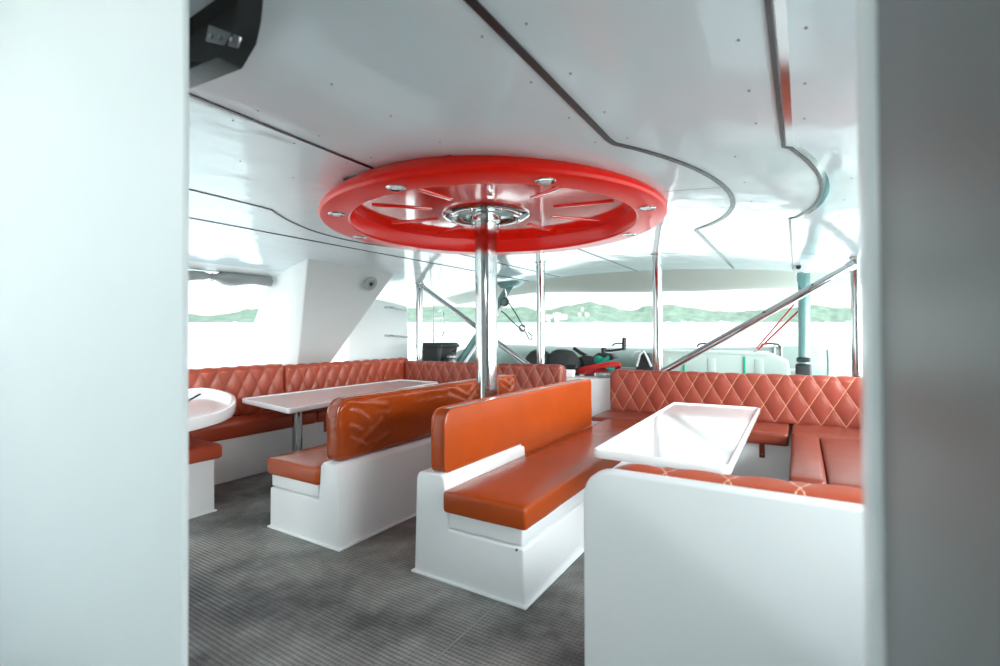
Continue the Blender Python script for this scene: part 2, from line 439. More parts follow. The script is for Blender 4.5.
# screw caps (children of the ceiling)
sc=[]
for y in (1.04,1.31,1.60,1.86): sc+=[(-.567,y),(-.70,y),(-.12,y),(.02,y),(-1.30,y),(-1.72,y),(-1.89,y),(-2.32,y)]
for y in (2.2,2.6,3.0,3.4,3.8): sc+=[(-.22,y),(.2,y),(-3.25-.2,y),(-3.7,y)]
for y in (4.4,4.9,5.4,5.9): sc+=[(-.56,y),(-.74,y),(-.13,y),(-2.9,y),(-3.1,y),(-3.6,y)]
base=None
for x,y in sc:
    if base is None:
        b=cyl((x,y),.0036,cz(x)-.0028,cz(x)+.002,seg=10); base=link('screw_cap',b,M['screw'],ceil); base0=(x,y)
    else:
        o=base.copy(); COL.objects.link(o); o.parent=ceil; o.location=(x-base0[0],y-base0[1],cz(x)-cz(base0[0]))
# the forward bulkhead with the doorway the camera looks through
b=prism(rpoly([(-2.6,0),(-.985,0),(-.962,1.905),(-.90,1.905),(1.4,1.905),(1.4,2.5),(-2.6,2.5)],[0,0,.03,0,0,0,0]),1,.437,.450,.004)
struct('wall_front_left',b,M['matte'])
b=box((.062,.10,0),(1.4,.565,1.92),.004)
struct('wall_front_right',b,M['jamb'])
struct('trim_10',box((.051,.548,0),(.12,.605,1.92),.010,4),M['gel'])
# unseen saloon behind the camera; back wall height set to limit incoming light
struct('wall_saloon_left',box((-2.65,-2.2,0),(-2.6,.45,2.5)),M['matte'],smooth=False)
struct('ceiling_saloon',box((-2.65,-2.2,2.5),(1.45,.45,2.56)),M['matte'],smooth=False)
struct('wall_saloon_back',box((-2.65,-2.25,0),(1.45,-2.2,1.98)),M['matte'],smooth=False)
struct('wall_saloon_right',box((1.4,-2.2,0),(1.45,.45,2.5)),M['matte'],smooth=False)

# hull sides and the coaming behind the aft sofas
struct('wall_left',prism([(-5.15,-.1),(-4.745,-.1),(-4.745,.90),(-4.98,.92),(-5.15,.90)],1,.45,4.98,.01),M['gel'])
struct('wall_right',prism([(.86,-.1),(1.35,-.1),(1.35,.84),(.90,.84)],1,.45,4.98,.01),M['gel'])
struct('wall_aft',box((-5.15,4.99,-.1),(1.35,5.28,.775),.02),M['gel'])
struct('deck_aft',box((-5.15,5.28,.10),(1.35,6.2,.72),.02),M['gel'])
# header above the side opening
struct('wall_left_header',prism([(-5.16,1.925),(-4.95,1.925),(-4.80,1.955),(-4.6,cz(-4.6)+.01),(-5.16,cz(-5.16)+.05)],1,.45,4.5,.004),M['gel'])
# pillar fin, its inner face coloured greyer to stand for weaker light
def pillar():
    b=bmesh.new()
    co=[(-4.80,3.345,.93),(-4.80,3.79,.93),(-4.245,4.33,2.045),(-4.125,3.0,2.055),
        (-5.10,2.83,.93),(-5.12,3.80,.93),(-5.10,4.4,1.99),(-5.06,3.20,1.96)]
    v=[b.verts.new(c) for c in co]
    for f in ((0,1,2,3),(4,7,6,5),(0,3,7,4),(1,5,6,2),(0,4,5,1),(3,2,6,7)): b.faces.new([v[i] for i in f])
    bmesh.ops.recalc_face_normals(b,faces=b.faces[:])
    for f in b.faces:
        c=f.calc_center_median()
        f.material_index=0
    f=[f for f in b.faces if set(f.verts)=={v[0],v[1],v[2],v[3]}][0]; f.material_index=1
    bevel_sharp(b,.012,3,20)
    return b
pil=struct('wall_pillar',pillar(),[M['gel'],M['fin']])

# ------------------------------------------------------------------ benches
def wallprofile_base(pts,y0,y1): return prism(pts,1,y0,y1,.012,3,25)
def flange(x0,x1,y0,y1,skip=()):
    return box((x0-.012,y0-.012,0),(x1+.012,y1+.012,.012),.004,2)
def backrest_profile(y0,y1,zb,zt,r,notch=None):
    pts=[(y0,zb),(y0,zt),(y1,zt),(y1,zb)]; rr=[.03,r,r*.7,.02]
    if notch: # lower edge drops to the seat beyond the ledge
        yn,zn=notch; pts=[(y0,zb),(y0,zt),(y1,zt),(y1,zn),(yn,zn),(yn,zb)]; rr=[.03,r,r*.7,.02,.01,.01]
    return rpoly(pts,rr,8)
def piping_path(prof,x): return [(x,p[0],p[1]) for p in prof]
# centre bench (seat faces the right-hand table)
t=thing('booth_bench','orange leather bench with smooth backrest facing the right table, nearest to the doorway','bench',(-1.4,3.0,0),'double-sided row of benches in the middle of the deck')
link('base',prism([(-1.755,0),(-1.735,.50),(-1.72,.535),(-1.57,.545),(-1.545,.52),(-1.53,.36),(-1.52,.268),(-1.085,.268),(-1.08,0)],1,1.915,2.76,.012,3,20),M['gel'],t)
link('base',prism([(-1.755,0),(-1.72,.44),(-1.545,.44),(-1.53,.355),(-1.085,.35),(-1.08,0)],1,2.76,4.30,.004,2,25),M['gel'],t)
link('locker_lid',box((-1.528,1.925,.274),(-1.095,2.76,.358),.01),M['gel'],t)
link('base_flange',flange(-1.755,-1.08,1.915,4.3),M['gel'],t)
link('seat',cushion((-1.545,1.895,.358),(-1.060,4.33,.468),.020,.012,1),M['orange'],t)
pr_=backrest_profile(1.935,3.97,.548,.868,.085,(2.74,.465))
link('backrest',prism(pr_,0,-1.645,-1.550,.02,4,40),M['orange'],t)
link('piping',tube(piping_path(pr_,-1.556),.0055,8,closed=True),M['orange'],t)
link('piping',tube(piping_path(pr_,-1.639),.0055,8,closed=True),M['orange'],t)
for yy in (2.0,2.7): link('backrest_pin',cyl((-1.61,yy),.012,.53,.57,12),M['darksteel'],t)
link('vent_plug',tube([(-1.12,1.917,.30-.04),(-1.12,1.910,.26)],.006,10),M['darksteel'],t)
# second bench (seat faces left)
t=thing('booth_bench','orange leather bench with wrinkled backrest seen from behind, facing the left table','bench',(-2.65,3.0,0),'double-sided row of benches in the middle of the deck')
link('base',prism([(-2.985,0),(-2.98,.265),(-2.49,.265),(-2.475,.34),(-2.465,.475),(-2.44,.500),(-2.335,.50),(-2.315,.47),(-2.295,0)],1,1.87,4.92,.012,3,20),M['gel'],t)
link('locker_lid',box((-2.975,1.88,.271),(-2.495,3.8,.35),.01),M['gel'],t)
link('base_flange',flange(-2.985,-2.295,1.87,4.9),M['gel'],t)
link('seat',cushion((-2.995,1.855,.352),(-2.475,4.90,.462),.022,.010,2),M['orange'],t)
def wrinkled():
    prof=backrest_profile(1.90,4.02,.508,.876,.10)
    b=bmesh.new(); nx=4
    # dense block: map a grid so that wrinkles can be modelled
    ys=[1.90+2.12*i/150 for i in range(151)]; zs=[i/26 for i in range(27)]
    def zlim(y):
        zb,zt=.508,.876; r=.10
        for d in (y-1.90,4.02-y):
            if d<r: zt=min(zt,.876-r+math.sqrt(max(0,r*r-(r-d)**2)))
        for d in (y-1.90,4.02-y):
            if d<.03: zb=max(zb,.508+.03-math.sqrt(max(0,.03**2-(.03-d)**2)))
        return zb,zt
    folds=[((2.02,.80),(2.14,.72),.012),((2.0,.62),(2.12,.56),.012),((2.02,.84),(2.3,.80),.009),((2.15,.54),(2.3,.60),.010),
           ((3.0,.845),(3.22,.76),.016),((3.22,.76),(3.35,.85),.012),((3.78,.84),(3.9,.78),.016),((3.9,.78),(3.97,.84),.012),
           ((2.5,.53),(2.75,.56),.008),((3.45,.53),(3.7,.57),.010),((2.0,.70),(2.08,.66),.010),((2.05,.57),(2.25,.70),.008),((2.6,.84),(2.95,.835),.006)]
    def rel(y,z):
        h=0
        for (a,c,am) in folds:
            ax,az=a;bx,bz=c; dx,dz=bx-ax,bz-az; L2=dx*dx+dz*dz
            tt=max(0,min(1,((y-ax)*dx+(z-az)*dz)/L2)); d=math.hypot(y-ax-tt*dx,z-az-tt*dz)
            h+=am*.55*math.exp(-(d/.012)**2)-am*.6*math.exp(-((d-.03)/.018)**2)
        return h
    X0,X1=-2.455,-2.335
    F=[];B=[]
    for y in ys:
        zb,zt=zlim(y); f=[];bb=[]
        for q in zs:
            z=zb+(zt-zb)*q
            d=min(z-zb+.0,zt-z,(y-1.90)+.0,(4.02-y)+.0); rr=.028
            off=rr-math.sqrt(max(0,rr*rr-(rr-min(rr,max(0,d)))**2))
            f.append(b.verts.new((X1-off+(rel(y,z) if d>.01 else 0),y,z))); bb.append(b.verts.new((X0+off,y,z)))
        F.append(f);B.append(bb)
    m=len(zs)
    for i in range(len(ys)-1):
        for j in range(m-1):
            b.faces.new((F[i][j],F[i+1][j],F[i+1][j+1],F[i][j+1])); b.faces.new((B[i][j],B[i][j+1],B[i+1][j+1],B[i+1][j]))
        b.faces.new((F[i][0],B[i][0],B[i+1][0],F[i+1][0])); b.faces.new((F[i][-1],F[i+1][-1],B[i+1][-1],B[i][-1]))
    for i in (0,len(ys)-1):
        for j in range(m-1): b.faces.new((F[i][j],F[i][j+1],B[i][j+1],B[i][j]))
    return b,prof
wb,pr2=wrinkled()
link('backrest',wb,M['orangew'],t,angle=80)
def inset_prof(prof,k):
    cy=sum(p[0] for p in prof)/len(prof); 
    return [(p[0]+(k if p[0]<2.2 else (-k if p[0]>3.8 else 0)),p[1]+(k if p[1]<.6 else (-k if p[1]>.8 else 0))) for p in prof]
link('piping',tube([(-2.352,p[0],p[1]) for p in inset_prof(pr2,.006)],.006,8,closed=True),M['orangew'],t)
link('piping',tube([(-2.440,p[0],p[1]) for p in inset_prof(pr2,.006)],.006,8,closed=True),M['orangew'],t)
for yy in (1.98,3.9): link('backrest_pin',cyl((-2.395,yy),.012,.48,.53,12),M['darksteel'],t)

# aft sofa behind the right table
def strap(x,y,z0,z1,par,nrm=(0,-1)):
    link('strap',box((x-.02,y-.012,z0),(x+.02,y+.004,z1),.004,2),M['brown'],par)
    link('strap_stud',tube([(x,y-.010,z0+.03),(x,y-.020,z0+.03)],.008,10),M['steel'],par)
t=thing('aft_sofa','brick red sofa with diamond quilted back behind the right table','sofa',(-.5,4.6,0),'quilted sofas along the aft coaming')
link('base',box((-1.74,4.42,0),(.86,4.98,.365),.008),M['gel'],t)
link('seat',cushion((-1.72,4.34,.366),(-.085,4.86,.468),.022,.006,3),M['brown'],t)
link('backrest',quilt((-1.70,4.975,.470),(1,0,0),(0,-1,0),2.54,.414,.135,rc0=.075,phase=.15),M['quilt'],t)
strap(-.27,4.42,.245,.375,t)
# right-hand bench
t=thing('side_bench','red-brown leather side bench at the right edge, past the right table','bench',(.35,3.6,0))
link('base',box((-.02,3.03,0),(.86,4.33,.365),.008),M['gel'],t)
link('seat_front',cushion((-.06,3.02,.368),(.115,4.33,.478),.028,.010,5),M['brown'],t)
link('seat',cushion((.118,3.02,.368),(.80,4.33,.472),.028,.012,6),M['brown'],t)
link('seat',cushion((-.065,4.335,.368),(.80,4.86,.472),.022,.008,7),M['brown'],t)
# divider bench in the foreground right
t=thing('divider_bench','white foreground divider with rounded corner and coral quilted cushion along its top','bench',(.0,1.6,0))
link('divider_panel',prism(rpoly([(-.583,0),(-.578,.836),(.86,.836),(.86,0)],[0,.10,0,0],10),1,1.40,1.455,.010,3,40),M['gel'],t)
link('base',box((-.5,1.60,0),(.80,2.05,.36),.01),M['gel'],t)
link('seat',cushion((-.5,1.58,.362),(.80,2.07,.462),.025,.01,8),M['brown'],t)
link('backrest',quilt((.86,1.457,.475),(-1,0,-.028),(0,1,0),1.43,.398,.085,rc1=.12,phase=.42,pw=.17,depth=.009,r=.025),M['coral'],t)

# left aft sofa
t=thing('aft_sofa','red sofa with diamond quilted back behind the left table, aft of the wrinkled bench','sofa',(-3.5,4.6,0),'quilted sofas along the aft coaming')
link('base',box((-4.22,4.40,0),(-3.00,4.98,.365),.008),M['gel'],t)
link('seat',cushion((-4.18,4.34,.366),(-3.01,4.86,.462),.022,.006,9),M['seatred'],t)
link('backrest',quilt((-4.60,4.975,.466),(1,0,0),(0,-1,0),2.36,.452,.135,rc1=.06,phase=.3,pw=.165),M['quilt'],t)
link('back_panel',box((-4.6,4.978,.778),(-2.16,5.05,.862),.012),M['gel'],t)
# left side sofa
t=thing('side_sofa','long red sofa with diamond quilted back along the left hull below the open window','sofa',(-4.4,3.4,0))
link('base',box((-4.66,2.02,0),(-4.235,4.40,.370),.008),M['gel'],t)
link('seat',cushion((-4.60,1.96,.372),(-4.205,3.165,.497),.028,.010,10),M['seatred'],t)
link('seat',cushion((-4.60,3.175,.372),(-4.205,4.86,.485),.028,.010,11),M['seatred'],t)
link('backrest',quilt((-4.735,3.07,.50),(0,-1,0),(1,0,0),1.75,.470,.135,phase=.1,pw=.155,depth=.018),M['quiltdk'],t)
link('backrest',quilt((-4.735,4.97,.50),(0,-1,0),(1,0,0),1.895,.455,.135,phase=.2,pw=.155,depth=.018),M['quiltdk'],t)
link('strap',box((-4.240,3.26,.26),(-4.222,3.30,.39),.004,2),M['brown'],t)
# small bench by the doorway at left
t=thing('side_bench','short red seat on a white box under the rounded white counter','bench',(-4.1,1.6,0))
link('base',box((-4.6,1.10,0),(-3.60,1.835,.385),.010),M['gel'],t)
link('base_flange',box((-4.6,1.09,0),(-3.59,1.847,.012),.004,2),M['gel'],t)
link('seat',cushion((-4.58,1.08,.386),(-3.535,1.865,.492),.026,.010,12),M['seatred'],t)

# ------------------------------------------------------------------ tables
def table(name_label,outline,z0,z1,legs,rim=.010,rimw=.022,group=None,r=.05,cat='table'):
    c=(sum(p[0] for p in outline)/len(outline),sum(p[1] for p in outline)/len(outline))
    t=thing('dining_table' if cat=='table' else 'serving_counter',name_label,cat,(c[0],c[1],0),group)
    out=rpoly(outline,r,8)
    # slab with a raised lip: outer wall, lip, inner drop, sunk top
    b=bmesh.new(); n=len(out)
    def inset(k):
        res=[]
        for i in range(n):
            p=Vector(out[i]);a=Vector(out[i-1]);d=Vector(out[(i+1)%n]); e=(d-a)
            if e.length<1e-6: e=Vector((1,0))
            e.normalize(); nn=Vector((-e.y,e.x)); res.append(p+nn*k*sgn)
        return res
    area=sum(out[i][0]*out[(i+1)%n][1]-out[(i+1)%n][0]*out[i][1] for i in range(n)); sgn=1 if area>0 else -1
    levels=[(.018,z0),(.004,z0+.004),(0,z0+.012),(0,z1-.008),(.003,z1-.002),(.008,z1),(rimw-.008,z1),(rimw-.002,z1-.003),(rimw+.003,z1-rim)]
    rings=[]
    for k,z in levels:
        q=inset(k); rings.append([b.verts.new((p[0],p[1],z)) for p in q])
    for A,B in zip(rings,rings[1:]):
        for i in range(n): b.faces.new((A[i],A[(i+1)%n],B[(i+1)%n],B[i]))
    b.faces.new(rings[0]); b.faces.new(rings[-1])
    link('table_top',b,M['table'],t)
    for (x,y) in legs:
        link('pedestal',cyl((x,y),.045,.02,z0-.01,28,0),M['steel'],t)
        link('floor_flange',cyl((x,y),.13,0,.022,32,.008),M['steel'],t)
        link('top_flange',cyl((x,y),.09,z0-.018,z0+.002,28),M['steel'],t)
    return t
table('white glossy rectangular table in the right-hand booth, in front of the quilted sofa',[(-.885,2.25),(-.255,2.25),(-.262,4.18),(-.91,4.18)],.640,.684,[(-.60,2.75),(-.60,3.75)],group='white booth tables')
table('white glossy table in the left-hand booth on a steel pedestal',[(-4.49,2.53),(-3.47,2.34),(-3.84,4.67),(-4.53,4.70)],.636,.684,[(-4.02,2.80),(-4.05,4.05)],group='white booth tables',r=.05)
ctl=[(-4.60,2.235),(-4.33,2.225),(-3.85,2.10),(-3.45,1.91),(-3.13,1.70),(-2.93,1.48),(-2.82,1.22),(-2.80,.95)]
ol=[]
for i in range(len(ctl)-1):
    p0,p1,p2,p3=[Vector(ctl[max(0,min(len(ctl)-1,i+q))]) for q in (-1,0,1,2)]
    for k in range(6):
        q=k/6; v=.5*((2*p1)+(p2-p0)*q+(2*p0-5*p1+4*p2-p3)*q*q+(3*p1-p0-3*p2+p3)*q**3); ol.append((v.x,v.y))
ol+=[(-2.80,.95),(-4.60,.95)]
table('rounded white counter with a raised rim at the far left, beside the doorway wall',ol,.735,.808,[(-3.75,1.02)],rim=.05,rimw=.03,r=.0,cat='counter')

# ------------------------------------------------------------------ red ceiling disc and the main post
PC=(-1.82,2.73)
PO=PC; PC=(-1.755,2.73)
t=thing('ceiling_disc','large round glossy red ceiling fixture around the central steel post','ceiling fixture',(PC[0],PC[1],1.99))
zc=1.985
link('rim',lathe([(1.03,zc+.115),(1.100,zc+.060),(1.114,zc+.040),(1.116,zc+.02),(1.108,zc+.006),(1.085,zc),(.945,zc),(.935,zc+.006),(.93,zc+.015),(.915,zc+.110),(.95,zc+.115)],PC,128),M['redrim'],t,angle=25)
link('mounting_frame',lathe([(.80,zc+.122),(.98,zc+.118),(.98,2.145),(.80,2.145)],PC,64),M['groove'],t)
link('disc_plate',lathe([(.01,zc+.106),(.5,zc+.102),(.925,zc+.104),(.925,zc+.122),(.01,zc+.122)],PC,128),M['red'],t)
for k in range(10):
    a=2*PI*(k+.35)/10
    d=Vector((math.cos(a),math.sin(a),0)); c=Vector((PC[0],PC[1],0))
    p0=c+d*.42; p1=c+d*.80; s=Vector((-d.y,d.x,0))*.020
    b=bmesh.new(); z=zc+.090
    vs=[b.verts.new(q) for q in (p0-s+Vector((0,0,z+.004)),p0+s+Vector((0,0,z+.004)),p1+s*.7+Vector((0,0,z+.002)),p1-s*.7+Vector((0,0,z+.002)),
        p0-s+Vector((0,0,z+.04)),p0+s+Vector((0,0,z+.04)),p1+s+Vector((0,0,z+.03)),p1-s+Vector((0,0,z+.03)))]
    for f in ((0,1,2,3),(7,6,5,4),(0,4,5,1),(1,5,6,2),(2,6,7,3),(3,7,4,0)): b.faces.new([vs[i] for i in f])
    bmesh.ops.recalc_face_normals(b,faces=b.faces[:]); bevel_sharp(b,.006,2)
    link('rib',b,M['red'],t)
LAMPS=[(-1.672,1.70),(-1.03,2.05),(-.76,2.80),(-2.33,1.88),(-1.05,3.45),(-2.62,2.45)]
for k,(px,py) in enumerate(LAMPS):
    a=math.atan2(py-PC[1],px-PC[0]); q=(PC[0]+1.015*math.cos(a),PC[1]+1.015*math.sin(a))
    l=link('downlight',lathe([(.030,zc-.004),(.046,zc-.006),(.050,zc-.002),(.050,zc+.01),(.030,zc+.01)],q,24),M['steel'],t)
    link('lens',cyl(q,.031,zc-.003,zc+.006,20),M['lens'],l)
# round polished hatch ring at the centre, on short bolts
PC=PO; hz=zc+.082
h=link('hatch_ring',lathe([(.19,hz+.02),(.215,hz),(.275,hz-.006),(.300,hz+.006),(.305,hz+.045),(.19,hz+.045)],PC,64),M['steel'],t)
link('hatch_plate',lathe([(.02,hz+.025),(.20,hz+.018),(.20,hz+.05),(.02,hz+.05)],PC,48),M['mint'],t)
for k in range(8):
    a=2*PI*k/8+.2; q=(PC[0]+.245*math.cos(a),PC[1]+.245*math.sin(a)); link('bolt',cyl(q,.012,hz-.018,hz+.004,10,.002),M['steel'],h)
PC=PO
t=thing('support_post','thick polished steel post in the middle, rising between the two orange benches','post',(PC[0],PC[1],0))
link('post',cyl(PC,.076,.01,zc+.10,48),M['steel'],t)
link('base_flange',cyl(PC,.14,0,.02,40,.006),M['steel'],t)
link('collar',lathe([(.076,zc+.05),(.10,zc+.052),(.105,zc+.08),(.076,zc+.085)],PC,40),M['steel'],t)

# ------------------------------------------------------------------ stern posts and rails
def post(x,y,z0,z1,r,label):
    t=thing('stern_post',label,'post',(x,y,z0),'polished posts along the aft coaming')
    link('post',cyl((x,y),r,z0,z1,28),M['steel'],t)
    link('base_flange',cyl((x,y),r*1.8,z0,z0+.012,28,.003),M['steel'],t)
    link('top_collar',cyl((x,y),r*1.25,z1-.02,z1,28,.003),M['steel'],t)
    return t
post(-1.245,5.06,.775,cz(-1.24)+.005,.052,'steel stern post under the right rim of the red disc, third from the left')
post(-2.60,5.06,.775,cz(-2.6)+.005,.052,'steel stern post directly right of the thick central post, second from the left')
post(-4.50,5.06,.775,cz(-4.5)+.005,.050,'steel stern post at the left beside the black bin')
post(.415,5.09,.775,cz(.415)+.005,.042,'steel stern post at the far right edge by the doorway frame')
def rail(a,b_,r,label):
    t=thing('diagonal_brace',label,'brace',a,'diagonal steel braces at the stern')
    link('brace',tube([a,b_],r,20),M['steel'],t)
    d=(Vector(b_)-Vector(a)).normalized()
    link('end_fitting',tube([a,Vector(a)+d*.05],r*1.25,20),M['steel'],t)
rail((.40,5.03,1.835),(-1.20,5.03,.86),.036,'diagonal steel brace on the right, rising from behind the quilted sofa to the rightmost post')
rail((-4.44,5.03,1.955),(-2.72,5.03,.875),.033,'diagonal steel brace on the left, falling from the leftmost stern post behind the central post')

# ------------------------------------------------------------------ small fittings
# black speaker housing
t=thing('loudspeaker','black wall speaker housing hung under the ceiling at top left, beside the doorway wall','speaker',(-1.35,.72,1.95),None)
prof=[(-1.56,1.975),(-1.225,1.945),(-1.155,1.985),(-1.125,2.035),(-1.112,2.09),(-1.56,2.09)]
prof=[(-1.486,1.933),(-1.139,1.902),(-1.077,1.942),(-1.057,1.988),(-1.049,2.03),(-1.049,2.066),(-1.486,2.066)]
def speaker():
    b=bmesh.new()
    cx,cz_=-1.32,2.066
    A=[b.verts.new((cx+(p[0]-cx)*.93-.02,.607,cz_+(p[1]-cz_)*.86-.001)) for p in prof]; B=[b.verts.new((p[0],.65,p[1])) for p in prof]
    f=b.faces.new(A); b.faces.new(B[::-1]); n=len(prof)
    for i in range(n): b.faces.new((A[i],A[(i+1)%n],B[(i+1)%n],B[i]))
    bmesh.ops.recalc_face_normals(b,faces=b.faces[:])
    r=bmesh.ops.inset_region(b,faces=[f],thickness=.006,depth=0); 
    bmesh.ops.translate(b,verts=f.verts[:],vec=(-.0,.035,.0))
    bevel_sharp(b,.004,2,35)
    return b
link('housing',speaker(),M['black'],t)
link('rib',tube([(-1.45,.640,2.02),(-1.30,.640,1.965),(-1.17,.640,1.935)],.004,8),M['black'],t)
br=link('bracket',prism([(-1.235,1.985),(-1.10,1.925),(-1.085,1.945),(-1.22,2.02)],1,.612,.620,.002,2),M['darksteel'],t)
for x in (-1.20,-1.16,-1.11): link('bolt',tube([(x,.613,1.982-(x+1.2)*.43),(x,.606,1.982-(x+1.2)*.43)],.006,12),M['steel'],br)
# round speaker on the shaded pillar face
n=Vector((-1,0,0))
pA=Vector((-4.80,3.345,.93));pB=Vector((-4.80,3.79,.93));pC=Vector((-4.245,4.33,2.045));pD=Vector((-4.125,3.0,2.055))
nrm=(pB-pA).cross(pD-pA).normalized()
if nrm.x<0: nrm=-nrm
sc_=Vector((-4.33,3.92,1.93)); sc_=sc_-nrm*((sc_-pA).dot(nrm))
t=thing('round_speaker','small round grey speaker on the shaded face of the left pillar','speaker',tuple(sc_))
def disc_on(c,nv,prof,seg=32):
    b=lathe(prof,(0,0),seg); q=Vector((0,0,1)).rotation_difference(nv)
    for v in b.verts: v.co=q@v.co+c
    return b
link('bezel',disc_on(sc_,nrm,[(.05,.002),(.085,.0),(.088,.008),(.08,.018),(.055,.02),(.05,.012)]),M['speakerface'],t)
link('cone',disc_on(sc_,nrm,[(.001,.006),(.052,.010),(.052,.001),(.001,.001)]),M['curtain'],t)
link('centre_cap',disc_on(sc_,nrm,[(.001,.024),(.015,.022),(.02,.012),(.02,.004),(.001,.004)],20),M['black'],t)
# rolled clear curtain over the side opening
def roll():
    path=[];tp=[]
    for i in range(41):
        y=.55+ (3.14-.55)*i/40; k=i/40
        path.append((-4.97,y,1.865+.012*math.sin(y*5)+.01*math.sin(y*11))); tp.append(.052+.006*k+.012*math.sin(y*7+1)+.008*math.sin(y*17) -(.022 if abs(y-2.52)<.06 else 0)-(.022 if abs(y-1.5)<.06 else 0))
    b=tube(path,.05,18,taper=tp); soften(b,.010,14); return b
t=thing('rolled_curtain','grey vinyl window curtain rolled up along the top of the left opening','curtain',(-4.97,1.9,1.84))
link('roll',roll(),M['curtain'],t,angle=80)
link('curtain_track',box((-5.0,.5,1.922),(-4.95,3.16,1.932),.002,2),M['groove'],t)
for y in (1.5,2.52): link('tie_strap',tube([(-4.97+.034*math.cos(a),y,1.862+.038*math.sin(a)) for a in [2*PI*k/16 for k in range(16)]],.006,6,closed=True),M['curtain'],t)

# ------------------------------------------------------------------ gear behind the coaming
# white side panel with two grab rails
t=thing('side_gate','tall white panel with two steel grab rails beyond the left pillar','panel',(-5.11,5.0,.3))
link('panel',prism(rpoly([(4.32,.3),(4.32,1.84),(5.05,1.77),(5.46,1.72),(5.44,.3)],[.02,.03,.03,.06,.02]),0,-5.15,-5.09,.012),M['gel'],t)
for z in (1.68,1.27):
    link('grab_rail',tube([(-5.09,4.98,z),(-5.03,4.99,z),(-5.025,5.04,z),(-5.025,5.36,z-.02),(-5.03,5.41,z-.02),(-5.09,5.43,z-.02)],.016,12),M['steel'],t)
# black bin
t=thing('storage_bin','black plastic bin behind the left stern post','bin',(-4.61,5.5,.72))
def bin_bm():
    return prism(rpoly([(-4.84,5.36),(-4.38,5.36),(-4.38,5.80),(-4.84,5.80)],.08),2,.72,1.10,.01)
b=bin_bm()
for v in b.verts:
    k=.90+.10*(v.co.z-.72)/.38; v.co.x=-4.61+(v.co.x+4.61)*k; v.co.y=5.58+(v.co.y-5.58)*k
link('tub',b,M['black'],t)
link('rim',prism(rpoly([(-4.87,5.33),(-4.35,5.33),(-4.35,5.83),(-4.87,5.83)],.09),2,1.085,1.135,.008),M['black'],t)
link('lid',prism(rpoly([(-4.85,5.35),(-4.37,5.35),(-4.37,5.81),(-4.85,5.81)],.08),2,1.135,1.16,.008),M['black'],t)
# winch next to bin
t=thing('winch','dark metal winch between the black bin and the teal strut','winch',(-4.20,5.42,.775))
link('drum',lathe([(.001,.775),(.11,.775),(.11,.80),(.07,.82),(.055,.88),(.06,.93),(.09,.95),(.09,.975),(.04,.99),(.001,.99)],(-4.20,5.42),28),M['darksteel'],t)
link('gearbox',box((-4.33,5.36,.775),(-4.24,5.50,.93),.02),M['rub'],t)
link('crank',tube([(-4.20,5.42,.985),(-4.20,5.42,1.04),(-4.13,5.40,1.05),(-4.11,5.39,1.10)],.016,10),M['black'],t)
# davits
def tubepath(pts,r,n=6): return tube(pts,r,18)
t=thing('davit','upright teal davit tube on the right with a black clamp and white camera-like top bracket','davit',(.03,6.0,.72),'teal dinghy davits at the stern')
link('davit_tube',tube([(.035,5.95,.74),(.045,5.98,1.93)],.056,24),M['teal'],t)
link('clamp',box((-.045,5.87,.76),(.100,6.05,.93),.02),M['black'],t)
link('clamp',box((-.035,5.88,.95),(.092,6.04,1.0),.015),M['black'],t)
hd=link('top_bracket',box((-.05,5.90,1.88),(.10,6.08,2.0),.03),M['gel'],t)
link('eye',tube([(-.005,5.91,1.945),(-.005,5.88,1.945)],.024,16),M['black'],hd)
link('gusset',prism([(-.02,1.80),(.02,1.72),(.05,1.88),(-.02,1.88)],1,5.90,5.93,.003),M['teal'],t)
t=thing('davit','slanting teal davit tube left of the central post with a white tube beside it','davit',(-4.0,5.9,.72),'teal dinghy davits at the stern')
link('davit_tube',tube([(-4.33,5.6,.72),(-3.95,5.80,1.34),(-3.57,6.0,2.0)],.058,24),M['teal'],t)
link('white_tube',tube([(-4.20,5.55,.73),(-3.87,5.74,1.28),(-3.60,5.9,1.75)],.022,16),M['gel'],t)
link('top_bracket',prism([(-3.76,2.04),(-3.38,2.04),(-3.46,1.97),(-3.66,1.94)],1,5.86,6.08,.008),M['teal'],t)
# block and tackle
t=thing('pulley_block','small green pulley block on a shackle hanging from the slanting davit','pulley',(-3.60,5.93,1.70))
link('cheek',disc_on(Vector((-3.60,5.90,1.74)),Vector((0,-1,0)),[(.001,0),(.06,0),(.065,.015),(.06,.045),(.001,.045)],24),M['greenrope'],t)
link('sheave',disc_on(Vector((-3.60,5.915,1.74)),Vector((0,-1,0)),[(.01,-.01),(.045,-.01),(.045,.065),(.01,.065)],20),M['darksteel'],t)
link('shackle',tube([(-3.60,5.90,1.80),(-3.585,5.90,1.86),(-3.60,5.90,1.95),(-3.615,5.90,1.86)],.010,8,closed=True),M['steel'],t)
t=thing('tackle_rope','dark green lifting rope slung from the pulley down to a steel snap hook','rope',(-3.33,5.9,1.22))
link('rope',tube([(-3.54,5.9,1.72),(-3.40,5.9,1.52),(-3.31,5.9,1.37)],.009,8),M['greenrope'],t)
link('rope',tube([(-3.74,5.9,1.66),(-3.60,5.9,1.56),(-3.45,5.9,1.42),(-3.32,5.9,1.33)],.010,8),M['greenrope'],t)
link('rope',tube([(-3.66,5.9,1.72),(-3.72,5.9,1.68),(-3.78,5.9,1.64)],.014,8),M['greenrope'],t)
link('ring',tube([(-3.33+.045*math.cos(a),5.9,1.36+.045*math.sin(a)) for a in [2*PI*k/20 for k in range(20)]],.012,8,closed=True),M['darksteel'],t)
link('snap_hook',tube([(-3.30,5.9,1.33),(-3.25,5.9,1.26),(-3.22,5.9,1.20),(-3.18,5.9,1.20),(-3.17,5.9,1.25),(-3.24,5.9,1.30)],.010,8),M['darksteel'],t)
